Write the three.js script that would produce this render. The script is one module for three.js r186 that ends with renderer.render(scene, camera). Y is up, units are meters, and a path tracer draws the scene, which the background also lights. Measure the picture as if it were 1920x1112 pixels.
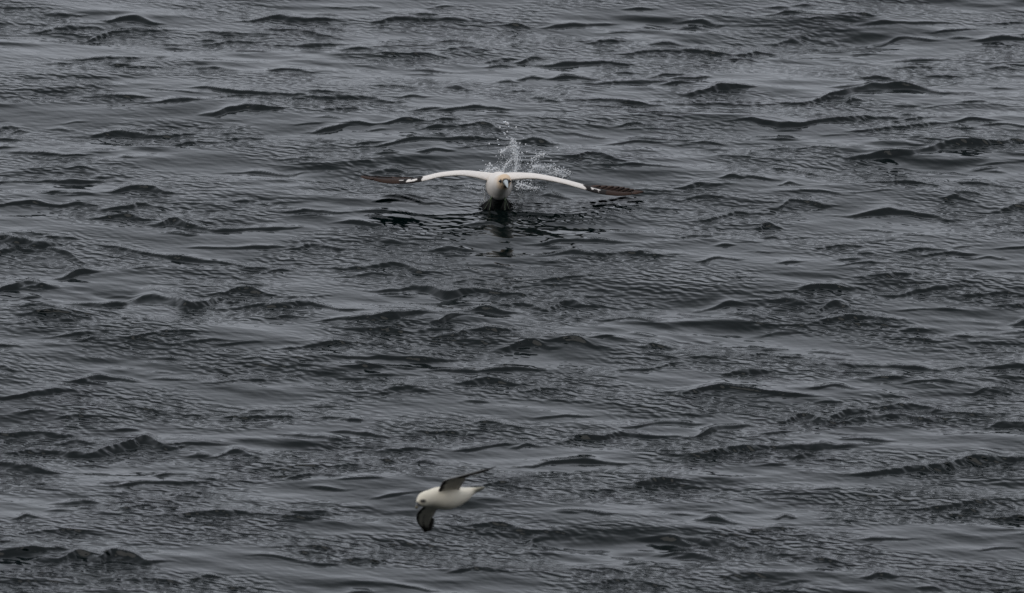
import * as THREE from 'three';

// ---------------------------------------------------------------- camera, sky, sun, exposure
const scene = new THREE.Scene();
const W = 1920, H = 1112;                       // the photograph's size, used to read distances off it
const DIP = 19 * Math.PI / 180, DIST = 60;      // from a cliff top, looking down on the sea
const PXM = 310;                                // photograph pixels per metre at the middle of the picture
const FOV = 2 * Math.atan(H / PXM / 2 / DIST);
const camera = new THREE.PerspectiveCamera(FOV * 180 / Math.PI, W / H, 1, 9000);
camera.position.set(0, DIST * Math.sin(DIP), DIST * Math.cos(DIP));
camera.lookAt(0, 0, 0);
camera.focus = 60.8; camera.userData.fStop = 4.2;
camera.updateMatrixWorld();

function rng(seed) { let a = seed >>> 0; return () => { a = (a + 0x6D2B79F5) | 0; let t = Math.imul(a ^ (a >>> 15), 1 | a); t = (t + Math.imul(t ^ (t >>> 7), 61 | t)) ^ t; return ((t ^ (t >>> 14)) >>> 0) / 4294967296; }; }
const lerp = (a, b, t) => a + (b - a) * t, clamp = (x, a, b) => Math.min(b, Math.max(a, x));
const smooth = (a, b, x) => { const t = clamp((x - a) / (b - a), 0, 1); return t * t * (3 - 2 * t); };

// overcast sky: an even grey cloud deck, a little brighter overhead, soft cloud structure all round
{
  const w = 1024, h = 512, data = new Float32Array(w * h * 4), r = rng(5), waves = [];
  for (let i = 0; i < 46; i++) { const k = 1.5 + 16 * r() * r(), v = new THREE.Vector3(r() - .5, (r() - .5) * 1.6, r() - .5).normalize().multiplyScalar(k); waves.push([v.x, v.y, v.z, r() * 6.283, 1 / Math.pow(k, .9)]); }
  for (let j = 0; j < h; j++) for (let i = 0; i < w; i++) {
    const el = ((j + .5) / h - .5) * Math.PI, az = (i + .5) / w * Math.PI * 2, y = Math.sin(el), x = Math.cos(el) * Math.cos(az), z = Math.cos(el) * Math.sin(az);
    let n = 0; for (const q of waves) n += q[4] * Math.sin(q[0] * x + q[1] * y * 2 + q[2] * z + q[3]);
    const L = (.80 + .26 * smooth(-.05, .42, y) - .42 * smooth(.35, 1, y)) * (1 + .045 * clamp(n, -2.4, 2.4)), o = (j * w + i) * 4;
    data[o] = L * .905; data[o + 1] = L * .955; data[o + 2] = L * 1.055; data[o + 3] = 1;
  }
  const sky = new THREE.DataTexture(data, w, h, THREE.RGBAFormat, THREE.FloatType);
  sky.mapping = THREE.EquirectangularReflectionMapping; sky.magFilter = THREE.LinearFilter; sky.minFilter = THREE.LinearFilter; sky.needsUpdate = true;
  scene.background = sky; scene.environment = sky;
}
const sun = new THREE.DirectionalLight(new THREE.Color().setRGB(1, .94, .85), .7);   // behind the cloud: broad and soft, high over the camera's shoulder
sun.position.set(-30, 42, 30); sun.target.position.set(0, 0, 0); sun.castShadow = true; sun.shadow.radius = 100;
sun.shadow.mapSize.set(2048, 2048); Object.assign(sun.shadow.camera, { left: -8, right: 8, top: 8, bottom: -8, near: 1, far: 90 });
scene.add(sun, sun.target);
const renderer = new THREE.WebGLRenderer({ antialias: true });
renderer.toneMapping = THREE.LinearToneMapping; renderer.toneMappingExposure = 1.03; renderer.shadowMap.enabled = true;

// a point of the photograph -> the place on the sea (height y) that it shows
const inv = new THREE.Matrix4().copy(camera.matrixWorld), tanY = Math.tan(FOV / 2);
function at(px, py, y = 0) {
  const d = new THREE.Vector3((px / W * 2 - 1) * tanY * W / H, (1 - py / H * 2) * tanY, -1).transformDirection(inv);
  return camera.position.clone().addScaledVector(d, (y - camera.position.y) / d.y);
}

// ---------------------------------------------------------------- the sea
// wave crests read off the photograph: points along the dark front face, then how thick the face is (pixels)
const CRESTS = [
  [7, 92,15,150,17],[13, 205,27,250,20,288,31],[10, 75,48,105,40,180,38],[10, 150,65,215,47,300,42],[13, 470,25,520,16,550,19,622,20],[8, 390,47,430,49,497,52],[8, 512,42,570,44,612,55],[7, 390,70,430,64,467,66],[9, 520,70,580,72,640,68],[8, 140,107,200,103,248,102],[9, 375,123,405,122,432,127],[8, 510,128,545,125,582,130],[4, 275,172,320,177,370,183],[8, 180,184,215,187,267,190],[11, 380,171,430,178,490,182,555,186],[11, 562,188,600,192,645,192],[18, 392,222,440,214,475,212,502,215],[9, -10,234,10,231,22,233],[6, 12,243,25,239,40,241],[5, 75,239,95,239,122,242],[12, 155,251,195,247,235,250,285,254,332,254],[8, 280,200,325,198,372,197],[8, 322,279,350,273,397,272],[5, 410,270,450,266,492,268],[9, 578,258,620,253,650,249],[9, -10,282,60,285,132,294],[8, 428,327,480,328,530,333,562,328],[8, 50,337,120,339,192,341],[13, 203,364,240,355,270,357,312,369],[5, 80,366,100,363,122,362],
  [15, 714,23,745,19,783,22],[7, 790,22,830,21,882,23],[8, 948,31,970,31,992,34],[10, 1028,34,1080,29,1135,26],[7, 822,65,850,61,882,65],[8, 642,80,670,79,705,82],[5, 700,84,745,85,792,86],[8, 770,94,800,93,834,97],[9, 838,83,870,79,908,81],[9, 1106,66,1130,60,1172,60],[9, 1222,64,1250,61,1284,63],[10, 1178,87,1230,80,1284,80],[6, 914,106,935,100,962,98],[8, 974,104,1000,97,1024,96],[13, 1022,111,1060,107,1120,106,1164,108],[6, 918,116,940,112,964,113],[7, 938,150,955,148,967,149],[7, 978,144,995,140,1012,141],[8, 1033,142,1070,138,1112,143],[10, 1118,150,1170,146,1233,148],[8, 1218,138,1240,131,1264,131],[9, 1248,153,1270,151,1290,152],[6, 700,163,735,161,772,165],[8, 842,164,860,164,880,171],[11, 630,190,680,190,733,201],[7, 748,190,770,187,794,189],[9, 1002,187,1020,190,1042,196],[12, 1085,190,1130,190,1180,195,1220,201],[6, 775,219,797,216,822,215],[12, 833,218,870,211,900,211,934,214],[8, 643,246,665,245,692,249],[10, 718,247,750,242,783,243],[8, 803,244,825,239,852,239],[7, 783,259,808,254,832,254],[9, 858,255,895,249,915,252,934,260],[6, 1073,264,1095,267,1124,272],[7, 1158,252,1180,247,1208,251],[9, 700,290,760,280,830,277,922,278],[10, 975,280,1000,277,1036,283],[6, 868,296,905,290,942,288],[10, 788,302,810,298,834,301],[6, 1143,284,1190,279,1234,281],[10, 1068,316,1110,310,1155,323],[6, 1128,331,1190,330,1254,333],[8, 700,331,730,328,764,332],
  [9, 1276,25,1310,23,1344,31],[8, 1276,35,1300,33,1324,36],[6, 1433,19,1480,14,1532,20],[8, 1577,19,1600,18,1634,23],[6, 1513,29,1530,27,1548,29],[8, 1608,36,1670,32,1720,33,1758,31],[6, 1742,49,1780,45,1814,42],[10, 1452,57,1485,52,1528,66],[7, 1648,61,1680,54,1744,59],[12, 1838,61,1880,57,1930,58],[10, 1270,79,1300,80,1364,84],[9, 1398,83,1430,78,1464,87],[6, 1368,96,1390,93,1414,95],[6, 1678,96,1720,93,1764,93],[8, 1846,117,1870,113,1908,118],[6, 1613,138,1640,137,1674,142],[18, 1296,173,1330,165,1360,158,1390,159],[9, 1270,195,1340,194,1400,194,1430,193],[19, 1500,191,1560,180,1620,163,1700,162,1766,177],[8, 1538,187,1555,184,1573,187],[7, 1583,194,1592,190,1603,192],[15, 1408,244,1440,248,1490,250,1560,240,1620,229,1666,229],[5, 1673,239,1700,233,1734,230],[10, 1615,264,1680,255,1754,244],[10, 1786,241,1820,237,1856,240],[7, 1848,249,1880,247,1914,252],[16, 1622,312,1680,306,1730,298,1800,288,1866,286],[8, 1882,286,1897,283,1914,285],[6, 1288,284,1320,282,1354,287],[5, 1423,298,1460,295,1494,301],[5, 1498,297,1525,293,1554,297],[8, 1350,353,1370,350,1390,353],[6, 1458,333,1495,336,1534,343],[9, 1274,369,1300,365,1336,367],[7, 1457,366,1475,361,1494,366],[8, 1636,363,1690,362,1744,367],[7, 1796,361,1850,361,1904,366],
  [9, -8,386,50,383,94,387],[7, 108,388,140,384,174,387],[9, 190,394,240,391,265,387,284,393],[10, 182,412,230,408,270,414],[14, 296,422,320,416,345,425,410,433],[9, 423,434,480,430,534,431],[8, 542,405,580,402,634,407],[21, -20,449,40,454,84,459],[10, -10,471,30,469,64,471],[8, 83,464,130,478,168,496],[6, 73,448,105,446,144,448],[9, 198,460,275,475,330,482,440,492,464,498],[7, 368,463,450,465,544,462],[9, 556,466,580,460,634,466],[6, 486,508,510,503,534,502],[12, 116,517,145,508,175,508],[14, -6,545,35,535,55,530,90,538],[12, 411,547,450,537,495,547],[22, 180,568,240,560,270,553,330,555,350,566,380,562,410,555,430,561],[13, 434,574,480,568,530,568,560,565,600,570,636,578],[6, 508,594,535,591,564,593],[10, 38,576,70,574,104,579],[6, 28,608,70,602,148,600],[6, 236,638,300,630,364,627],[6, 152,641,170,637,188,641],[7, 362,644,400,639,434,641],[7, 526,653,580,648,636,639],[12, 146,705,180,698,246,702],[10, 4,735,70,727,134,721],[7, -10,687,8,686,28,692],[6, 398,706,445,700,494,701],
  [9, 722,379,760,382,794,390],[8, 855,411,900,406,940,409,990,411,1044,415],[7, 683,405,730,406,794,412],[9, 630,424,660,424,695,428],[8, 876,431,910,427,939,433],[9, 1016,374,1030,374,1056,381],[8, 1097,389,1130,383,1164,380],[10, 1010,467,1045,459,1090,460,1165,464],[10, 1016,485,1070,481,1110,486,1170,484,1228,492],[8, 802,473,835,469,884,474],[11, 640,498,700,496,740,496,784,507],[6, 648,513,690,510,734,511],[6, 868,498,920,500,963,508],[15, 730,538,790,536,830,547,870,542,944,548],[6, 843,527,868,524,898,530],[6, 998,531,1050,528,1114,523],[12, 941,570,990,569,1020,575,1055,563,1094,569],[13, 866,585,895,576,944,585],[15, 634,598,700,597,780,591,824,588],[11, 816,607,850,595,885,592],[7, 680,616,780,620,844,618],[12, 841,630,880,621,955,619],[8, 1128,596,1180,590,1219,599],[12, 936,650,990,642,1025,652],[8, 1016,643,1080,640,1114,652],[8, 1203,648,1230,644,1264,647],[8, 636,666,720,664,854,666],[8, 658,683,715,679,774,682],[9, 826,685,900,686,960,683,1004,686],[13, 866,710,930,703,970,710],[8, 716,723,755,719,794,722],[7, 986,724,1030,719,1084,721],[6, 1196,686,1230,681,1264,673],
  [8, 1274,389,1300,384,1334,386],[9, 1317,425,1370,413,1414,412],[9, 1452,406,1480,394,1544,404],[7, 1496,378,1540,380,1579,386],[11, 1416,442,1432,436,1449,441],[12, 1585,419,1650,414,1710,416,1748,418,1770,427],[7, 1766,394,1790,391,1814,396],[9, 1866,412,1895,406,1930,406],[6, 1536,481,1570,477,1604,479],[9, 1686,489,1720,485,1754,488],[9, 1731,496,1770,492,1814,495],[7, 1818,503,1845,499,1874,502],[7, 1306,504,1340,496,1374,501],[6, 1568,516,1605,511,1644,510],[9, 1606,537,1670,533,1714,529],[10, 1665,564,1730,554,1775,552],[7, 1481,558,1540,551,1604,554],[7, 1306,579,1360,572,1404,576],[7, 1443,572,1470,571,1504,576],[9, 1516,589,1560,576,1604,591],[10, 1506,605,1565,600,1620,597,1669,603],[8, 1407,659,1430,655,1464,662],[13, 1361,696,1390,690,1430,689],[10, 1535,676,1620,673,1700,676,1760,682],[6, 1783,682,1810,679,1844,681],[10, 1851,684,1885,681,1930,685],[7, 1686,717,1760,713,1824,716],[10, 1272,728,1350,722,1430,730,1496,738],[8, 1526,723,1560,719,1594,725],[8, 1816,732,1860,722,1894,725],[6, 1843,564,1865,561,1894,563],[8, 1896,607,1910,603,1930,603],[5, 1588,690,1615,691,1644,696],
  [5, 98,766,135,763,174,765],[7, 33,758,65,754,98,756],[12, -8,789,60,787,119,791],[8, 106,806,135,801,164,804],[20, 40,822,100,823,160,827,205,822,245,812,268,802,302,818],[7, 308,817,360,814,414,815],[17, -12,857,60,864,96,870],[9, 401,837,440,828,474,840],[10, 540,797,600,802,636,808],[9, 301,875,325,869,350,868],[8, 211,902,270,893,354,890],[9, 541,885,580,877,624,881],[6, 326,921,380,910,409,913],[10, 116,935,160,934,210,945],[8, 232,954,260,947,290,943],[10, 324,967,430,959,540,968,586,971],[8, 536,954,590,948,646,951],[8, 32,972,48,965,64,969],[9, -10,1021,8,1017,24,1019],[11, -8,1048,60,1040,114,1038],[18, 104,1056,145,1046,185,1056,200,1050,225,1045,276,1057],[6, 516,1026,560,1024,604,1028],[6, 246,1091,285,1089,324,1094],[7, 362,1091,380,1085,404,1083],[6, 496,1044,580,1057,646,1061],[9, 446,765,495,761,544,763],
  [9, 901,777,945,784,979,788],[6, 808,795,850,794,894,798],[8, 634,792,680,795,724,800],[6, 1016,771,1055,767,1099,767],[8, 866,827,920,820,954,817],[8, 966,822,985,817,1004,821],[10, 1056,812,1085,802,1120,806,1160,800,1239,804],[10, 1185,787,1240,776,1290,778],[8, 665,829,760,824,804,825],[7, 656,842,695,842,734,848],[8, 781,850,797,846,814,850],[10, 996,858,1030,852,1090,849,1166,856],[9, 886,907,940,899,974,908],[11, 1186,896,1225,890,1264,890],[8, 1056,953,1095,953,1134,960],[11, 896,977,930,973,994,987],[6, 986,1005,1003,998,1024,996],[9, 646,1051,675,1048,705,1054],[10, 856,1076,890,1070,925,1073],[8, 1111,1092,1180,1083,1204,1085],[10, 1206,998,1245,998,1290,1007],[7, 1236,1026,1260,1023,1290,1026],
  [14, 1465,777,1500,769,1540,781],[12, 1540,777,1580,766,1620,763],[15, 1574,782,1620,773,1680,772,1726,779],[11, 1615,758,1690,754,1760,765,1838,774],[11, 1296,806,1340,789,1390,782],[15, 1834,797,1890,793,1930,797],[16, 1312,842,1390,830,1450,826,1500,828,1586,823],[7, 1577,812,1610,812,1656,818],[8, 1481,850,1500,845,1524,845],[19, 1642,880,1710,873,1770,865,1830,858,1910,856],[8, 1694,946,1760,942,1846,931],[8, 1786,955,1808,950,1834,951],[10, 1316,968,1340,964,1376,971],[9, 1880,967,1900,961,1930,961],[10, 1270,999,1380,1010,1476,1029],[10, 1270,1029,1305,1030,1346,1038],[9, 1480,1037,1515,1035,1566,1042],[10, 1626,1075,1650,1069,1674,1073],[7, 1606,1003,1650,1000,1696,1000],[6, 1836,1021,1865,1017,1894,1018],[7, 1457,959,1470,953,1483,957],
];

// grid: even and fine where the photograph looks, widening step by step out to the horizon
function axis(a, b, step, growth, reach) {
  const v = []; for (let i = 0, n = Math.round((b - a) / step); i <= n; i++) v.push(a + (b - a) * i / n);
  const lo = [], hi = []; let s = step, x = b; while (x < reach) { s *= growth; x += s; hi.push(x); }
  s = step; x = a; while (x > -reach) { s *= growth; x -= s; lo.push(x); }
  return Float64Array.from([...lo.reverse(), ...v, ...hi]);
}
const zTop = at(960, -30).z, zBot = at(960, H + 40).z;
const gx = axis(-3.55, 3.55, .0066, 1.17, 4200), gz = axis(zTop, zBot, .0108, 1.17, 4200);
const NX = gx.length, NZ = gz.length, N = NX * NZ;
const stepX = gx.map((x, i) => Math.max(i ? x - gx[i - 1] : 0, i < NX - 1 ? gx[i + 1] - x : 0)), stepZ = gz.map((z, i) => Math.max(i ? z - gz[i - 1] : 0, i < NZ - 1 ? gz[i + 1] - z : 0));
const hy = new Float32Array(N), dx = new Float32Array(N), dz = new Float32Array(N), env = new Float32Array(N).fill(1);

// one travelling wave added to the fields; a wave the grid is too coarse for is left out there
function addWave(kx, kz, ph, A, push, mask) {
  const k = Math.hypot(kx, kz), lam = 2 * Math.PI / k, fade = (s) => 1 - smooth(lam * .2, lam * .4, s);
  const cx = gx.map((x) => Math.cos(kx * x)), sx = gx.map((x) => Math.sin(kx * x)), fx = stepX.map(fade);
  const ux = kx / k * push, uz = kz / k * push;
  for (let j = 0; j < NZ; j++) {
    const f = fade(stepZ[j]) * A; if (f <= 0) continue;
    const c = Math.cos(kz * gz[j] + ph), s = Math.sin(kz * gz[j] + ph);
    for (let i = 0, o = j * NX; i < NX; i++, o++) {
      let a = f * fx[i]; if (a === 0) continue; if (mask) a *= mask[o];
      const co = cx[i] * c - sx[i] * s, si = sx[i] * c + cx[i] * s;
      hy[o] += a * co; dx[o] -= a * ux * si; dz[o] -= a * uz * si;
    }
  }
}
// soft patches of 0..1 over the sea, from a few long waves
function patches(seed, lmin, lmax, stretch) {
  const m = new Float32Array(N), r = rng(seed), n = 14;
  for (let q = 0; q < n; q++) {
    const k = 2 * Math.PI / lerp(lmin, lmax, r()), a = (r() - .5) * Math.PI, kx = k * Math.sin(a) / stretch, kz = k * Math.cos(a), ph = r() * 6.283;
    const cx = gx.map((x) => Math.cos(kx * x)), sx = gx.map((x) => Math.sin(kx * x));
    for (let j = 0; j < NZ; j++) { const c = Math.cos(kz * gz[j] + ph), s = Math.sin(kz * gz[j] + ph); for (let i = 0, o = j * NX; i < NX; i++, o++) m[o] += cx[i] * c - sx[i] * s; }
  }
  for (let o = 0; o < N; o++) m[o] = smooth(-1.1, 1.1, m[o] / Math.sqrt(n / 2));
  return m;
}
{
  const r = rng(21), gauss = () => (r() + r() + r() - 1.5) * 1.15;
  const band = (n, l0, l1, slope, spread, push, mask, turn = 0) => {
    for (let q = 0; q < n; q++) {
      const lam = l0 * Math.pow(l1 / l0, (q + r()) / n), k = 2 * Math.PI / lam, a = gauss() * spread + turn;
      addWave(k * Math.sin(a), -k * Math.cos(a), r() * 6.283, slope * Math.sqrt(2 / n) / k, push, mask);
    }
  };
  const calm = patches(3, 1.0, 3.4, 1.8), calm2 = patches(9, .5, 1.6, 2.2);
  const m1 = new Float32Array(N), m2 = new Float32Array(N);
  for (let j = 0, o = 0; j < NZ; j++) { const near = smooth(-1.5, 3.6, gz[j]); for (let i = 0; i < NX; i++, o++) { m1[o] = .55 + .8 * calm[o]; m2[o] = (.45 + .85 * calm2[o] * (.5 + .7 * calm[o])) * (.9 + .3 * near); } }
  band(8, 60, 9, .028, .5, .6);
  band(18, 6, 1.6, .034, .55, .9);
  band(46, 1.5, .5, .05, .6, 1.0, m1, .12);
  const slow = hy.slice();
  band(90, .5, .17, .078, .5, 1.0, m2, .1);
  band(60, .17, .08, .04, .55, .8, m2, .15);
  for (let o = 0; o < N; o++) dz[o] += .8 * (hy[o] - slow[o]);          // wind-driven: every wave leans the way it travels, towards the camera
}
// the crests of the photograph: short steep front faces towards the camera and long gentle backs
{
  const r = rng(77), g2 = rng(31);
  for (let i = 0; i < 420; i++) {                    // the many small wavelets between them, and a few larger ones beyond the frame
    const x = -160 + g2() * 2240, y = -20 + g2() * 1160, out = x < -40 || x > 1960, L = (out ? 50 : 16) + (out ? 90 : 42) * g2() * g2(), tilt = (g2() - .56) * .18 * L;
    CRESTS.push([out ? 6 + 8 * g2() : 2.6 + 3.4 * g2(), x - L, y + tilt, x, y - .05 * L * g2(), x + L * (.6 + .6 * g2()), y - tilt]);
  }
  for (const [thick, ...p] of CRESTS) {
    const pts = []; for (let i = 0; i < p.length; i += 2) pts.push([p[i], p[i + 1]]);
    const t0 = thick * 1.05 / PXM / .85, A0 = t0 * .5;
    const w = pts.map(([x, y]) => at(x, y)), X = w.map((v) => v.x), Z = w.map((v) => v.z + .2 * t0), n = X.length;
    const p1 = r() * 6.283, p2 = r() * 6.283, p3 = r() * 6.283, ext = .28 * (X[n - 1] - X[0]) + .02, x0 = X[0] - ext, x1 = X[n - 1] + ext, back = 2.6 + 1.6 * r();
    const i0 = gx.findIndex((x) => x > x0 - .02), i1 = gx.length - 1 - [...gx].reverse().findIndex((x) => x < x1 + .02);
    for (let i = i0; i <= i1; i++) {
      const x = gx[i], s = (x - x0) / (x1 - x0); if (s <= 0 || s >= 1) continue;
      let k = 0; while (k < n - 2 && x > X[k + 1]) k++;
      const u = clamp((x - X[k]) / (X[k + 1] - X[k]), 0, 1);
      const P = (q) => Z[clamp(q, 0, n - 1)], a = P(k - 1), b = P(k), c = P(k + 1), d = P(k + 2);
      let zc = b + .5 * u * (c - a + u * (2 * a - 5 * b + 4 * c - d + u * (3 * (b - c) + d - a)));
      const e = 1.04 * Math.pow(Math.sin(Math.PI * s), 1.15) * (.86 + .2 * Math.sin(x * 9.7 / Math.sqrt(t0 * 12) + p1) + .12 * Math.sin(x * 23 + p2 + 2 * Math.sin(x * 7 + p1)));
      const wf = Math.max(t0 * e, .004), wb = wf * back + .05, A = A0 * e;
      zc += t0 * (.22 * Math.sin(x * 14 + p3) + .12 * Math.sin(x * 33 + p1 + 2.2 * Math.sin(x * 9 + p2)));
      const wr = .5 + .5 * Math.sin(x * 11 + p2);
      for (let j = 0; j < NZ; j++) {
        const du = gz[j] - zc; if (du < -wb || du > wf * 2.2) continue;
        let h;
        if (du < 0) { const v = 1 + du / wb; h = v * v * (.55 + .45 * v); }
        else { const v = du / wf; h = v < 1 ? Math.pow(1 - v, 1.3) * 1.06 - .06 * smooth(0, 1, v) : -.06 * (1 - smooth(1, 2.2, v)); }
        if (du > 0 && du < wf) h += .014 * wr * Math.sin(du / t0 * 15 + x * 55 + p3 + 2 * Math.sin(x * 23 + p1)) * Math.sin(Math.PI * du / wf);
        const o = j * NX + i; hy[o] += A * h; dz[o] += (du > 0 ? .10 : .0) * A * Math.max(h, 0);
      }
    }
  }
}
const waterAt = (x, z) => { let i = 0, j = 0; while (i < NX - 1 && gx[i] < x) i++; while (j < NZ - 1 && gz[j] < z) j++; return hy[j * NX + i]; };
{
  const pos = new Float32Array(N * 3), uv = new Float32Array(N * 2), idx = new Uint32Array((NX - 1) * (NZ - 1) * 6);
  for (let j = 0, o = 0; j < NZ; j++) for (let i = 0; i < NX; i++, o++) {
    pos[o * 3] = gx[i] + dx[o]; pos[o * 3 + 1] = hy[o]; pos[o * 3 + 2] = gz[j] + dz[o];
    uv[o * 2] = gx[i] / 7.5 + .5; uv[o * 2 + 1] = gz[j] / 13 + .5;
  }
  let q = 0;
  for (let j = 0; j < NZ - 1; j++) for (let i = 0; i < NX - 1; i++) { const a = j * NX + i, b = a + 1, c = a + NX, d = c + 1; idx[q++] = a; idx[q++] = c; idx[q++] = b; idx[q++] = b; idx[q++] = c; idx[q++] = d; }
  const g = new THREE.BufferGeometry();
  g.setAttribute('position', new THREE.BufferAttribute(pos, 3)); g.setAttribute('uv', new THREE.BufferAttribute(uv, 2)); g.setIndex(new THREE.BufferAttribute(idx, 1)); g.computeVertexNormals();
  // capillary ripples too fine for the mesh, 7.5 x 13 m before they repeat
  const S = 2048, hgt = new Float32Array(S * S), pat = new Float32Array(S * S), r = rng(404);
  const wave = (out, m, n, ph, A, mask) => {
    const cx = new Float32Array(S), sx = new Float32Array(S); for (let i = 0; i < S; i++) { cx[i] = Math.cos(2 * Math.PI * m * i / S); sx[i] = Math.sin(2 * Math.PI * m * i / S); }
    for (let j = 0; j < S; j++) { const t = 2 * Math.PI * n * j / S + ph, c = Math.cos(t) * A, s = Math.sin(t) * A; for (let i = 0, o = j * S; i < S; i++, o++) out[o] += (cx[i] * c - sx[i] * s) * (mask ? mask[o] : 1); }
  };
  for (let k = 0; k < 16; k++) wave(pat, Math.round((r() - .5) * 14), Math.round(2 + r() * 16), r() * 6.283, .36);
  for (let o = 0; o < S * S; o++) { const v = ((o / S | 0) / S - .5) * 13; pat[o] = smooth(-1.0, 1.0, pat[o]) * (.7 + .6 * smooth(-2, 4, v)) + .12; }
  for (let k = 0; k < 90; k++) {
    const lam = .028 * Math.pow(.085 / .028, r()), a = (r() + r() + r() - 1.5) * .75 + .4, m = Math.round(7.5 / lam * Math.sin(a)), n = -Math.round(13 / lam * Math.cos(a));
    wave(hgt, m, n, r() * 6.283, lam * .006, pat);
  }
  let lo = 1e9, hi = -1e9; for (const v of hgt) { if (v < lo) lo = v; if (v > hi) hi = v; }
  const px = new Float32Array(S * S * 4); for (let o = 0; o < S * S; o++) { px[o * 4] = px[o * 4 + 1] = px[o * 4 + 2] = (hgt[o] - lo) / (hi - lo); px[o * 4 + 3] = 1; }
  const bump = new THREE.DataTexture(px, S, S, THREE.RGBAFormat, THREE.FloatType); bump.wrapS = bump.wrapT = THREE.RepeatWrapping; bump.magFilter = THREE.LinearFilter; bump.needsUpdate = true;
  const m = new THREE.MeshPhysicalMaterial({ color: new THREE.Color().setRGB(.0005, .0036, .0036), roughness: .07, metalness: 0, ior: 1.33, bumpMap: bump, bumpScale: hi - lo });
  const sea = new THREE.Mesh(g, m); sea.name = 'sea_water'; sea.castShadow = sea.receiveShadow = true;
  sea.userData = { kind: 'structure', label: 'dark grey choppy sea filling the whole picture', category: 'sea' };
  scene.add(sea);
}

// the cliff that the picture was taken from, behind and below the camera
{
  const pos = [], idx = [], nu = 160, nv = 50, r = rng(12), w = []; for (let i = 0; i < 26; i++) { const f = .02 * Math.pow(40, i / 26); w.push([(r() - .5) * 2 * f, (r() - .5) * 1.2 * f, r() * 6.283, .9 / Math.pow(f, .75) * .12]); }
  for (let j = 0; j <= nv; j++) for (let i = 0; i <= nu; i++) {
    const x = (i / nu - .5) * 420, v = j / nv, y = -3 + 66 * Math.min(1, v * 1.12); let d = 0; for (const q of w) d += q[3] * Math.sin(6.283 * (q[0] * x + q[1] * y) + q[2]);
    pos.push(x, y + .25 * d, 67 + v * 16 + (v > .9 ? (v - .9) * 900 : 0) + d * 1.3 - .0006 * x * x);
    if (i < nu && j < nv) { const a = j * (nu + 1) + i, b = a + 1, c = a + nu + 1, e = c + 1; idx.push(a, c, b, b, c, e); }
  }
  const g = new THREE.BufferGeometry(); g.setAttribute('position', new THREE.Float32BufferAttribute(pos, 3)); g.setIndex(idx); g.computeVertexNormals();
  const cliff = new THREE.Mesh(g, new THREE.MeshStandardMaterial({ color: new THREE.Color().setRGB(.095, .10, .095), roughness: .95, side: THREE.DoubleSide })); cliff.name = 'cliff'; cliff.castShadow = cliff.receiveShadow = true;
  cliff.userData = { kind: 'structure', label: 'dark rock sea cliff behind the viewpoint', category: 'cliff' }; scene.add(cliff);
}

// ---------------------------------------------------------------- birds: shared shape builders
const V = (x, y, z) => new THREE.Vector3(x, y, z);
function mesh(name, g, m, parent) { const o = new THREE.Mesh(g, m); o.name = name; o.castShadow = o.receiveShadow = true; parent.add(o); return o; }
// values along a list of rows [t, a, b, ...], smoothly
function along(rows, t) {
  let k = 0; while (k < rows.length - 2 && t > rows[k + 1][0]) k++;
  const P = (i) => rows[clamp(i, 0, rows.length - 1)], u = clamp((t - rows[k][0]) / (rows[k + 1][0] - rows[k][0]), 0, 1);
  const [a, b, c, d] = [P(k - 1), P(k), P(k + 1), P(k + 2)];
  return b.map((_, i) => i ? b[i] + .5 * u * (c[i] - a[i] + u * (2 * a[i] - 5 * b[i] + 4 * c[i] - d[i] + u * (3 * (b[i] - c[i]) + d[i] - a[i]))) : t);
}
// a closed tube through sections: rows [t, x,y,z, half width, half height], "up" gives the height axis; tint(t, angle, point) gives the colour
function loft(rows, up, n, m, tint, fluff = 0, seed = 1) {
  const pos = [], col = [], idx = [], t0 = rows[0][0], t1 = rows[rows.length - 1][0], r = rng(seed);
  for (let i = 0; i <= n; i++) {
    const t = lerp(t0, t1, i / n), q = along(rows, t), e = .002 * (t1 - t0), f = along(rows, Math.min(t1, t + e)), b = along(rows, Math.max(t0, t - e));
    const T = V(f[1] - b[1], f[2] - b[2], f[3] - b[3]).normalize(), R = V().crossVectors(T, up).normalize(), U = V().crossVectors(R, T).normalize();
    for (let j = 0; j < m; j++) {
      const a = j / m * Math.PI * 2, k = 1 + fluff * (r() - .5), p = V(q[1], q[2], q[3]).addScaledVector(R, Math.cos(a) * Math.max(q[4], .0005) * k).addScaledVector(U, Math.sin(a) * Math.max(q[5], .0005) * k);
      pos.push(p.x, p.y, p.z); col.push(...tint(t, a, p));
      if (i < n) { const A = i * m + j, B = i * m + (j + 1) % m; idx.push(A, B, A + m, B, B + m, A + m); }
    }
  }
  for (const [ring, flip] of [[0, 1], [n, 0]]) {
    const q = along(rows, ring ? t1 : t0), c = pos.length / 3; pos.push(q[1], q[2], q[3]); col.push(...col.slice(ring * m * 3, ring * m * 3 + 3));
    for (let j = 0; j < m; j++) { const A = ring * m + j, B = ring * m + (j + 1) % m; flip ? idx.push(c, B, A) : idx.push(c, A, B); }
  }
  const g = new THREE.BufferGeometry(); g.setAttribute('position', new THREE.Float32BufferAttribute(pos, 3)); g.setAttribute('color', new THREE.Float32BufferAttribute(col, 3)); g.setIndex(idx); g.computeVertexNormals();
  return g;
}
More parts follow.
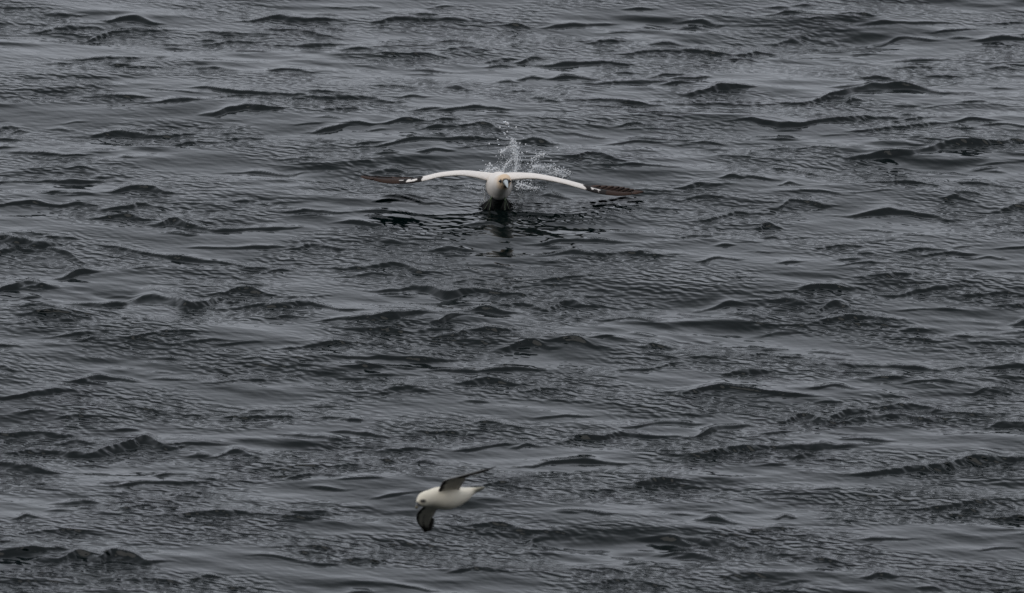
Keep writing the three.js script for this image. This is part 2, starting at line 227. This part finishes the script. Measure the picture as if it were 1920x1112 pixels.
// a wing: rows [s, leading edge x,y,z, chord x,y,z, thickness]; top = rough direction of its upper side; tint(s, c, upper)
function wingShape(rows, top, n, m, tint, scallop = 0) {
  const pos = [], col = [], idx = [], ring = 2 * m, t0 = rows[0][0], t1 = rows[rows.length - 1][0];
  for (let i = 0; i <= n; i++) {
    const s = lerp(t0, t1, i / n), q = along(rows, s), f = along(rows, Math.min(t1, s + .01)), b = along(rows, Math.max(t0, s - .01));
    const L = V(q[1], q[2], q[3]), C = V(q[4], q[5], q[6]).multiplyScalar(1 + scallop * (((i * 3.3 / n * 5) % 1) - .5)), T = V(f[1] - b[1], f[2] - b[2], f[3] - b[3]);
    const U = V().crossVectors(C, T).normalize(); if (U.dot(top) < 0) U.negate();
    for (let j = 0; j < ring; j++) {
      const upper = j < m, w = upper ? j / m : (ring - j) / m, c = w * w * (.4 + .6 * w), prof = 1.5 * Math.sqrt(c) * Math.pow(1 - c, 1.3) * 1.6;
      const camber = .22 * q[7] * Math.sin(Math.PI * Math.min(1, c * 1.1)) * 2, hgt = upper ? q[7] * .55 * prof + camber : -q[7] * .5 * prof + camber * .8;
      const p = L.clone().addScaledVector(C, c).addScaledVector(U, hgt + (c === 1 ? (upper ? .0006 : -.0006) : 0));
      pos.push(p.x, p.y, p.z); col.push(...tint(s, c, upper, p));
      if (i < n) { const A = i * ring + j, B = i * ring + (j + 1) % ring; idx.push(A, A + ring, B, B, A + ring, B + ring); }
    }
  }
  for (const k of [0, n]) { const c = pos.length / 3, o = k * ring; pos.push(...pos.slice(o * 3, o * 3 + 3)); col.push(...col.slice(o * 3, o * 3 + 3)); for (let j = 0; j < ring; j++) { const A = o + j, B = o + (j + 1) % ring; k ? idx.push(c, A, B) : idx.push(c, B, A); } }
  const g = new THREE.BufferGeometry(); g.setAttribute('position', new THREE.Float32BufferAttribute(pos, 3)); g.setAttribute('color', new THREE.Float32BufferAttribute(col, 3)); g.setIndex(idx); g.computeVertexNormals();
  return g;
}
// one flight feather: a thin bent blade from a to b
function feather(a, b, width, up, bend, tint, tintTip = tint) {
  const pos = [], col = [], idx = [], n = 8, T = b.clone().sub(a), len = T.length(); T.normalize();
  const R = V().crossVectors(T, up).normalize(), U = V().crossVectors(R, T).normalize();
  for (let i = 0; i <= n; i++) {
    const t = i / n, w = width * (.35 + .65 * smooth(0, .3, t)) * Math.sqrt(Math.max(0, 1 - Math.pow(t, 5))) * .5 + .0008, c = a.clone().addScaledVector(T, len * t).addScaledVector(U, bend * len * t * t);
    for (const [x, y] of [[-1, 0], [-.25, .0022], [1, 0], [-.25, -.0012]]) { const p = c.clone().addScaledVector(R, x * w).addScaledVector(U, y * (1 - .7 * t)); pos.push(p.x, p.y, p.z); col.push(...tint.map((v, k) => lerp(v, tintTip[k], t * t))); }
    if (i < n) for (let j = 0; j < 4; j++) { const A = i * 4 + j, B = i * 4 + (j + 1) % 4; idx.push(A, B, A + 4, B, B + 4, A + 4); }
  }
  const g = new THREE.BufferGeometry(); g.setAttribute('position', new THREE.Float32BufferAttribute(pos, 3)); g.setAttribute('color', new THREE.Float32BufferAttribute(col, 3)); g.setIndex(idx); g.computeVertexNormals();
  return g;
}
const plumage = new THREE.MeshPhysicalMaterial({ color: 0xffffff, vertexColors: true, roughness: .82, sheen: .06, sheenRoughness: .6, specularIntensity: .6 });
const darkPlumage = new THREE.MeshPhysicalMaterial({ color: 0xffffff, vertexColors: true, roughness: .8, specularIntensity: .4 });
const horn = new THREE.MeshPhysicalMaterial({ color: 0xffffff, vertexColors: true, roughness: .35, clearcoat: .3, clearcoatRoughness: .3 });
const wetSkin = new THREE.MeshPhysicalMaterial({ color: new THREE.Color().setRGB(.008, .008, .008), roughness: .6, specularIntensity: .35 });
const toeLine = new THREE.MeshPhysicalMaterial({ color: new THREE.Color().setRGB(.22, .30, .17), roughness: .4 });
const eyeGloss = new THREE.MeshPhysicalMaterial({ color: new THREE.Color().setRGB(.01, .01, .012), roughness: .12, clearcoat: 1 });
const noise3 = (() => { const r = rng(8), w = []; for (let i = 0; i < 9; i++) w.push([(r() - .5) * 2, (r() - .5) * 2, (r() - .5) * 2, r() * 6.283]); return (p, f) => { let n = 0; for (const q of w) n += Math.sin(f * (q[0] * p.x + q[1] * p.y + q[2] * p.z) + q[3]); return n / 4.5; }; })();

// ---------------------------------------------------------------- the gannet running off the water, facing the camera
{
  const bx = 932, by = 391, base = at(bx, by), bird = new THREE.Group();
  base.y = waterAt(base.x, base.z) * .5; bird.position.copy(base); bird.name = 'gannet'; scene.add(bird);
  bird.userData = { label: 'white gannet with black wing tips, wings spread, taking off from the water', category: 'seabird' };
  const k = 304, cd = Math.cos(DIP), sd = Math.sin(DIP);
  const S = (px, py, z) => [(px - bx) / k, ((by - py) / k + z * sd) / cd, z];      // photograph point at a given nearness -> the bird's own axes
  const WHITE = [.88, .82, .76], BUFF = [.80, .52, .25], BLACK = [.014, .011, .010], BROWN = [.036, .018, .011], SKIN = [.012, .014, .018];
  const head = S(947, 345, .225), neck = S(942, 348, .15), chest = S(936, 353, .02);
  const rows = [[0, ...S(948, 347, .262), .010, .012], [.05, ...S(948, 346, .255), .022, .022], [.14, ...head, .0375, .040], [.22, ...S(946, 345, .185), .041, .044], [.30, ...neck, .050, .052], [.40, ...S(938, 351, .08), .069, .074], [.50, ...chest, .082, .088],
    [.62, chest[0], chest[1] - .03, -.08, .082, .076], [.74, chest[0], chest[1] - .072, -.19, .064, .056], [.84, chest[0], chest[1] - .103, -.28, .045, .033], [.92, chest[0], chest[1] - .125, -.37, .045, .014], [1, chest[0], chest[1] - .15, -.47, .012, .005]];
  const eyeR = V(head[0] + .030, head[1] + .006, head[2] + .024), eyeL = V(head[0] - .030, head[1] + .006, head[2] + .024), chin = V(head[0] + .002, head[1] - .03, head[2] + .02);
  const body = mesh('body', loft(rows, V(0, 1, 0), 110, 40, (t, a, p) => {
    const n = noise3(p, 140), buff = 1 - smooth(.2, .33, t + .02 * n);
    let c = WHITE.map((v, i) => lerp(v, BUFF[i], buff * .62) * (1 + .035 * n));
    const face = Math.max(1 - smooth(.010, .018, p.distanceTo(eyeR)), 1 - smooth(.010, .018, p.distanceTo(eyeL)), 1 - smooth(.035, .07, t + .008 * n), (1 - smooth(.004, .009, Math.abs(p.x - chin.x))) * (1 - smooth(.02, .05, p.distanceTo(chin))));
    return c.map((v, i) => lerp(v, SKIN[i], face));
  }, .012, 3), plumage, bird);
  const b0 = V(...S(948, 346, .252)), b1 = V(...S(952, 358, .352));
  const bill = mesh('bill', loft([[0, b0.x, b0.y, b0.z, .0165, .019], [.35, lerp(b0.x, b1.x, .35), lerp(b0.y, b1.y, .35) + .002, lerp(b0.z, b1.z, .35), .012, .0135], [.75, lerp(b0.x, b1.x, .75), lerp(b0.y, b1.y, .75) + .003, lerp(b0.z, b1.z, .75), .0075, .0085], [1, b1.x, b1.y, b1.z, .002, .0025]], V(0, 1, 0), 20, 16, (t, a) => Math.abs(Math.sin(a) + .12) < .1 ? [.05, .06, .07] : [.42, .46, .47]), horn, bird);
  bill.userData.label = 'pale blue grey dagger bill';
  for (const e of [eyeR, eyeL]) { const o = mesh('eye', new THREE.SphereGeometry(.0055, 16, 12), eyeGloss, bird); o.position.copy(e).add(V(Math.sign(e.x - head[0]) * .0035, .001, .003)); }

  const wings = [
    { side: -1, p: [[0, 925, 344, .02], [.10, 905, 339, .035], [.24, 866, 333, .055], [.40, 826, 336, .085], [.515, 797, 343, .095], [.66, 760, 349, .075], [.80, 722, 348, .035], [.9, 700, 343, .0]], tips: [[676, 334, -.10], [680, 334.5, -.12], [686, 334.5, -.135], [693, 335, -.145], [701, 335, -.15], [710, 335.5, -.155], [720, 336, -.155], [731, 336, -.15], [743, 336.5, -.14], [756, 337, -.125]] },
    { side: 1, p: [[0, 940, 345, .02], [.10, 962, 340, .035], [.24, 1004, 339, .055], [.40, 1050, 347, .085], [.515, 1090, 358, .095], [.66, 1126, 368, .075], [.80, 1160, 372, .035], [.9, 1185, 370, .0]], tips: [[1208, 363, -.10], [1203, 364, -.12], [1197, 361, -.135], [1190, 359, -.145], [1182, 357, -.15], [1173, 355, -.155], [1163, 354, -.155], [1152, 353, -.15], [1140, 352.5, -.14], [1127, 352, -.125]] },
  ];
  for (const { side, p, tips } of wings) {
    const chordAt = [[0, .17], [.1, .185], [.24, .195], [.4, .175], [.515, .145], [.66, .12], [.8, .095], [.9, .05]], pitch = [[0, 17], [.24, 18.5], [.4, 17.5], [.515, 13], [.66, 5], [.9, 2]];
    const rowsW = p.map(([s, px, py, z]) => { const c = along(chordAt, s)[1], a = along(pitch, s)[1] * Math.PI / 180, out = side * .1 * s; return [s, ...S(px, py, z), out * c, -Math.sin(a) * c, -Math.cos(a) * c, s < .2 ? lerp(.056, .036, s / .2) : lerp(.036, .012, (s - .2) / .7)]; });
    const wing = mesh('wing', wingShape(rowsW, V(0, 1, 0), 120, 16, (s, c, upper, q) => {
      const n = noise3(q, 260), edge = .525 + .012 * n - .05 * (c - .3);
      const fleck = s > .575 && s < .70 && c > .06 + .9 * (s - .575) * -.2 && c < .30 && noise3(q, 210) > -.1 + Math.abs(s - .625) * 5 ? 1 : 0;
      const d = smooth(edge - .006, edge + .006, s) * (1 - fleck), hand = s > .7 ? BROWN : BLACK;
      return WHITE.map((v, i) => lerp(v, hand[i], d) * (1 + .03 * n));
    }, .05), plumage, bird);
    wing.userData.label = side < 0 ? 'white wing with a blackish brown hand, stretched to the left' : 'white wing with a blackish brown hand, stretched to the right';
    tips.forEach(([px, py, z], i) => {
      const s = lerp(.89, .53, i / 9), q = along(rowsW, s), a = V(q[1] + q[4] * .5, q[2] + q[5] * .5 - .001 * i, q[3] + q[6] * .5), b = V(...S(px, py, z)), m = 1 + .25 * noise3(V(i, side, 2), 5), tone = BROWN.map((v) => v * m);
      mesh('primary_feather', feather(a, b, .06, V(0, 1, 0), .012, tone, tone.map((v) => v * 1.25)), darkPlumage, wing);
    });
  }
  // feet: black webs with pale green toe lines, paddling the surface
  for (const s of [-1, 1]) {
    const ankle = V(...S(s < 0 ? 922 : 947, 374, .06)), hip = V(chest[0] + s * .045, chest[1] - .06, -.02), foot = new THREE.BufferGeometry();
    const leg = mesh('leg', loft([[0, hip.x, hip.y, hip.z, .016, .016], [.5, lerp(hip.x, ankle.x, .5), lerp(hip.y, ankle.y, .5), lerp(hip.z, ankle.z, .5) - .01, .011, .012], [1, ankle.x, ankle.y, ankle.z, .009, .011]], V(0, 1, 0), 10, 12, () => SKIN), horn, bird);
    const T = (s < 0 ? [[897, 393, .06], [904, 403, .10], [916, 407, .12], [928, 401, .10]] : [[937, 401, .10], [947, 408, .12], [957, 404, .10], [963, 393, .06]]).map((q) => { const v = V(...S(...q)); return v; });
    const n = 12, m = 10, pos = [], idx = [];
    for (const lift of [.0022, -.0022]) for (let i = 0; i <= n; i++) for (let j = 0; j <= m; j++) {
      const u = i / n * 3, kk = Math.min(2, Math.floor(u)), f = u - kk, tip = T[kk].clone().lerp(T[kk + 1], f), v = j / m, sag = 1 - .16 * Math.sin(Math.PI * f) * v;
      const q = ankle.clone().lerp(tip, v * sag); q.z += lift + .014 * Math.sin(Math.PI * v) + .004 * Math.cos(2 * Math.PI * f) * v; q.y += lift; pos.push(q.x, q.y, q.z);
    }
    const st = (n + 1) * (m + 1), id = (l, i, j) => l * st + i * (m + 1) + j, quad = (a, b, c, d) => idx.push(a, b, c, b, d, c);
    for (let i = 0; i < n; i++) for (let j = 0; j < m; j++) { quad(id(0, i, j), id(0, i + 1, j), id(0, i, j + 1), id(0, i + 1, j + 1)); quad(id(1, i, j), id(1, i, j + 1), id(1, i + 1, j), id(1, i + 1, j + 1)); }
    for (let j = 0; j < m; j++) for (const i of [0, n]) quad(id(0, i, j), id(0, i, j + 1), id(1, i, j), id(1, i, j + 1));
    for (let i = 0; i < n; i++) quad(id(0, i, m), id(0, i + 1, m), id(1, i, m), id(1, i + 1, m));
    foot.setAttribute('position', new THREE.Float32BufferAttribute(pos, 3)); foot.setIndex(idx); foot.computeVertexNormals();
    const ft = mesh('foot', foot, wetSkin, bird); ft.userData.label = 'black webbed foot with pale green toe lines';
    T.slice(1, 3).forEach((tip) => {
      const c = new THREE.CatmullRomCurve3([0, .25, .5, .75].map((v) => { const q = ankle.clone().lerp(tip, v); q.z += .003 + .014 * Math.sin(Math.PI * v) + .004 * v; q.y += .003; return q; }));
      mesh('toe_line', new THREE.TubeGeometry(c, 10, .0006, 6), toeLine, ft);
    });
    const cap = new THREE.CatmullRomCurve3([ankle.clone().lerp(hip, .5).add(V(0, 0, .013)), ankle.clone().add(V(0, .003, .012)), ankle.clone().lerp(T[1], .2).add(V(0, .004, .012))]);
    mesh('toe_line', new THREE.TubeGeometry(cap, 8, .003, 6), toeLine, ft);
  }
}

// ---------------------------------------------------------------- the splash thrown up behind the gannet
{
  const origin = at(960, 348); origin.y = 0;
  const splash = new THREE.Group(); splash.name = 'water_splash'; splash.position.copy(origin); scene.add(splash);
  splash.userData = { label: 'white splash of spray and drops thrown up behind the taking-off gannet', category: 'splash' };
  const spray = new THREE.MeshPhysicalMaterial({ color: new THREE.Color().setRGB(.90, .91, .92), roughness: .25, ior: 1.33, transmission: .1, thickness: 0 });
  const glassy = new THREE.MeshPhysicalMaterial({ color: new THREE.Color().setRGB(.93, .95, .96), roughness: .04, ior: 1.33, transmission: 1, thickness: .01 });
  const r = rng(99), cd = Math.cos(DIP), sd = Math.sin(DIP), kk = 303;
  const S = (px, py, z) => V((px - 960) / kk, ((348 - py) / kk + z * sd) / cd, z);
  // sheets and threads of water: [radius mm, drops, spread mm, x, y, nearness, ...]
  const threads = [
    [11, 120, 18, 962,340,-.02, 966,322,-.03, 969,305,-.04, 970,292,-.05, 967,283,-.06], [7, 80, 14, 967,290,-.05, 966,278,-.06, 963,268,-.07, 961,260,-.08],
    [8, 90, 12, 950,338,0, 945,325,0, 947,312,0, 955,303,-.02, 966,297,-.04], [5, 30, 12, 938,286,-.05, 948,279,-.06, 960,274,-.06, 972,275,-.06],
    [7, 60, 14, 918,336,.02, 917,325,.02, 922,318,.01, 932,316,0, 940,320,0], [4, 40, 12, 904,328,.03, 912,318,.02, 920,308,.02],
    [10, 130, 18, 970,338,0, 985,332,-.02, 996,322,-.03, 1003,312,-.04, 1012,310,-.05], [5, 80, 16, 1003,312,-.04, 1018,314,-.05, 1030,312,-.06, 1040,312,-.06], [6, 90, 16, 1005,334,-.02, 1022,328,-.04, 1040,322,-.05, 1056,319,-.06, 1068,328,-.05],
    [6, 70, 14, 1040,322,-.05, 1052,326,-.05, 1062,331,-.04], [4, 30, 12, 996,298,-.05, 1008,292,-.06, 1022,287,-.07], [8, 150, 20, 930,336,.02, 950,333,0, 975,334,0, 1000,334,0],
    [6, 70, 18, 972,344,.12, 990,350,.15, 1003,354,.16, 1012,358,.16], [5, 60, 18, 966,350,.12, 980,356,.15, 998,360,.16],
    [4, 50, 12, 912,388,.42, 908,378,.40, 908,366,.36, 906,352,.28], [5, 60, 12, 957,392,.45, 964,386,.44, 972,384,.43, 976,372,.40], [3, 30, 8, 974,386,.42, 975,376,.40, 974,362,.36], [5, 50, 12, 900,386,.42, 908,382,.41, 914,380,.40],
  ];
  const drops = [];
  for (const [rad, count, spread, ...q] of threads) {
    const pts = []; for (let i = 0; i < q.length; i += 3) pts.push(S(q[i], q[i + 1], q[i + 2]));
    const c = new THREE.CatmullRomCurve3(pts), n = 40, m = 8, g = new THREE.TubeGeometry(c, n, 1, m), a = g.attributes.position, ph = r() * 6.283;
    for (let i = 0; i <= n; i++) { const p = c.getPointAt(i / n), w = Math.max(.0006, rad / 1000 * 1.2 * (.55 + .5 * Math.sin(i * .9 + ph) * Math.sin(i * .37 + 2 * ph) + .35 * (r() - .3)) * (1 - .6 * i / n)); for (let j = 0; j <= m; j++) { const o = i * (m + 1) + j; a.setXYZ(o, p.x + (a.getX(o) - p.x) * w, p.y + (a.getY(o) - p.y) * w, p.z + (a.getZ(o) - p.z) * w); } }
    g.computeVertexNormals(); mesh('water_thread', g, spray, splash);
    for (let i = 0; i < count * 4; i++) { const p = c.getPointAt(Math.min(1, r() * 1.03)), s = spread / 1000, gs = () => (r() + r() + r() - 1.5) * 1.3; drops.push([p.x + gs() * s * 1.3, p.y + gs() * s, p.z + gs() * s * 2, .0007 + .0034 * Math.pow(r(), 3)]); }
  }
  // single drops flung clear
  for (const [px, py, d] of [[945,226,5],[951,231,7],[948,228,4],[954,235,4],[937,238,4],[968,238,4],[945,247,5],[951,246,4],[947,251,4],[982,256,3],[933,261,3],[917,269,4],[935,269,4],[950,257,3],[962,262,4],[958,266,3],[975,268,4],[966,273,4],[978,274,3],[940,281,4],[1046,276,4],[1048,279,3],[988,284,4],[979,286,4],[998,298,6],[1020,289,5],[1012,293,4],[1005,280,3],[918,306,5],[922,310,4],[900,318,4],[914,316,4],[888,330,3],[1058,312,4],[1070,322,4],[776,362,3],[905,300,3],[986,270,3],[930,292,3],[990,305,4],[1034,300,3],[870,352,3],[878,357,3],[884,349,3],[866,358,3],[1024,366,3],[1000,372,3]]) {
    drops.push([...S(px, py, -.06 + .04 * (r() - .5)).toArray(), d / 1000 * 1.35]);
  }
  for (let i = 0; i < 1500; i++) { const a = (r() - .5), s = Math.pow(r(), 1.6); drops.push([...S(966 + a * 120, 336 - s * 66 * (1 - 1.5 * Math.abs(a)) + 8 * (r() - .3), -.1 + .2 * (r() - .5)).toArray(), .0006 + .0022 * Math.pow(r(), 3)]); }
  for (let i = 0; i < 260; i++) { const s = r() < .5; drops.push([...S(s ? 866 + r() * 46 : 965 + r() * 60, 343 + r() * 28, .1 + .15 * r()).toArray(), .0008 + .002 * Math.pow(r(), 3)]); }
  const sphere = new THREE.IcosahedronGeometry(1, 2), mt = new THREE.Matrix4(), qn = new THREE.Quaternion();
  for (const [name, mat, pick] of [['spray_drops', spray, 0], ['clear_drops', glassy, 1]]) {
    const mine = drops.filter((_, i) => (i % 3 === 0 ? 1 : 0) === pick), im = new THREE.InstancedMesh(sphere, mat, mine.length);
    mine.forEach(([x, y, z, s], i) => { qn.setFromEuler(new THREE.Euler(r() * 6, r() * 6, r() * 6)); im.setMatrixAt(i, mt.compose(V(x, y, z), qn, V(s * (.8 + .5 * r()), s * (.8 + .7 * r()), s))); });
    im.name = name; im.castShadow = im.receiveShadow = true; im.userData.kind = 'stuff'; splash.add(im);
  }
}

// ---------------------------------------------------------------- the fulmar gliding past in front
{
  const bird = new THREE.Group(); bird.name = 'fulmar'; scene.add(bird);
  bird.position.copy(at(835, 935, 1.4)); bird.rotation.x = -DIP;
  bird.userData = { label: 'stout white fulmar with grey wings banking left in flight low over the sea', category: 'seabird' };
  const k = PXM * DIST / camera.position.distanceTo(bird.position), S = (px, py, z) => [(px - 835) / k, (935 - py) / k, z];
  const WHITE = [.86, .79, .65], GREY = [.20, .20, .20], DARK = [.035, .031, .027], UNDER = [.62, .57, .48], TAIL = [.36, .34, .27];
  const rows = [[0, ...S(784, 944, .098), .008, .009], [.03, ...S(786, 942, .095), .020, .021], [.09, ...S(791, 939, .086), .033, .034], [.16, ...S(797, 936, .072), .040, .041], [.25, ...S(806, 934, .054), .044, .045], [.36, ...S(820, 933, .028), .056, .056], [.48, ...S(836, 934, .0), .064, .062], [.60, ...S(852, 932, -.03), .060, .056], [.72, ...S(868, 928, -.057), .047, .042], [.82, ...S(881, 923, -.08), .033, .026], [.9, ...S(892, 920, -.095), .034, .013], [1, ...S(905, 917, -.115), .030, .005]];
  const UP = V(-.30, .93, -.2), eye = V(...S(794, 939, .122));
  const body = mesh('body', loft(rows, UP, 90, 36, (t, a, p) => {
    const n = noise3(p, 150), back = smooth(.35, .85, Math.sin(a)) * smooth(.34, .44, t + .02 * n), tail = smooth(.80, .9, t + .02 * n);
    const mark = 1 - smooth(.011, .020, V((p.x - eye.x) * .7, (p.y - eye.y) * 1.3, p.z - eye.z).length());
    return WHITE.map((v, i) => lerp(lerp(lerp(v, GREY[i] * 2, back * .6), TAIL[i], tail), DARK[i], mark) * (1 + .04 * n));
  }, .012, 6), plumage, bird);
  const b0 = S(785, 943, .098), b1 = S(781, 951, .122);
  const bill = mesh('bill', loft([[0, ...b0, .011, .013], [.5, lerp(b0[0], b1[0], .5), lerp(b0[1], b1[1], .5), lerp(b0[2], b1[2], .5), .009, .010], [.8, lerp(b0[0], b1[0], .85), lerp(b0[1], b1[1], .85), lerp(b0[2], b1[2], .85), .008, .008], [1, b1[0], b1[1] - .006, b1[2], .003, .003]], V(0, 1, .2), 14, 12, (t, a) => t > .75 ? [.10, .08, .04] : [.035, .033, .03]), horn, bird);
  bill.userData.label = 'short stubby hooked bill'; 
  const eo = mesh('eye', new THREE.SphereGeometry(.0052, 14, 10), eyeGloss, bird); eo.position.copy(eye).add(V(.001, .001, -.004));
  const wings = [
    { label: 'near wing raised and swept back, seen edge-on', rows: [[0, ...S(823, 928, .045), .105, .012, -.055, .020], [.2, ...S(822, 921, .07), .115, .016, -.055, .018], [.42, ...S(829, 905, .15), .122, .018, -.05, .015], [.5, ...S(836, 899, .19), .112, .018, -.045, .013], [.62, ...S(858, 893, .225), .065, .008, -.05, .010], [.78, ...S(886, 885.5, .25), .045, -.002, -.04, .011], [.9, ...S(908, 879.5, .262), .03, -.001, -.025, .008]], tips: [[932, 873, .262], [928, 875.5, .25], [922, 878, .235], [915, 881, .22], [907, 884, .205], [898, 887, .19], [889, 890, .175], [880, 893, .165]] },
    { label: 'far wing hanging down beyond the head, grey with a dark edge and tip', rows: [[0, ...S(803, 940, -.03), .095, .010, -.05, .020], [.2, ...S(794, 950, -.07), .095, .008, -.05, .018], [.42, ...S(784, 960, -.14), .096, .006, -.045, .015], [.55, ...S(780, 970, -.19), .090, .0, -.045, .013], [.68, ...S(781, 980, -.24), .066, -.01, -.045, .010], [.8, ...S(785, 988, -.29), .052, -.014, -.04, .008], [.9, ...S(790, 994, -.33), .034, -.012, -.03, .006]], tips: [[799, 1001, -.37], [804, 1000, -.375], [808, 998, -.37], [811, 995, -.36], [813, 991, -.345], [814, 987, -.33], [814, 983, -.315], [814, 979, -.30]] },
  ];
  for (const { label, rows: rw, tips } of wings) {
    const wing = mesh('wing', wingShape(rw, UP, 90, 14, (s, c, upper, q) => {
      const n = noise3(q, 190), edge = upper ? .5 * smooth(.5, .85, s) : Math.max(1 - smooth(.10, .22, c + .04 * n), smooth(.70, .86, s + .03 * n), .8 * smooth(.86, .98, c));
      return (upper ? GREY : UNDER).map((v, i) => lerp(v, DARK[i], edge) * (1 + .12 * n));
    }, .06), plumage, bird);
    wing.userData.label = label;
    tips.forEach(([px, py, z], i) => { const q = along(rw, lerp(.88, .52, i / 7)), m = 1 + .3 * noise3(V(i, 1, 3), 5); mesh('primary_feather', feather(V(q[1] + q[4] * .4, q[2] + q[5] * .4, q[3] + q[6] * .4), V(...S(px, py, z)), .024, UP, .02, DARK.map((v) => v * m * 1.2), DARK), darkPlumage, wing); });
  }
  for (let i = 0; i < 7; i++) { const f = (i - 3) / 3, a = V(...S(888, 921, -.09)).add(V(.0, f * .006, -f * .012)), b = V(...S(908 - 3 * Math.abs(f), 916.5 - 2.5 * f, -.12 - .03 * f)); mesh('tail_feather', feather(a, b, .02, UP, 0, TAIL, [.22, .21, .16]), plumage, bird); }
}
renderer.render(scene, camera);
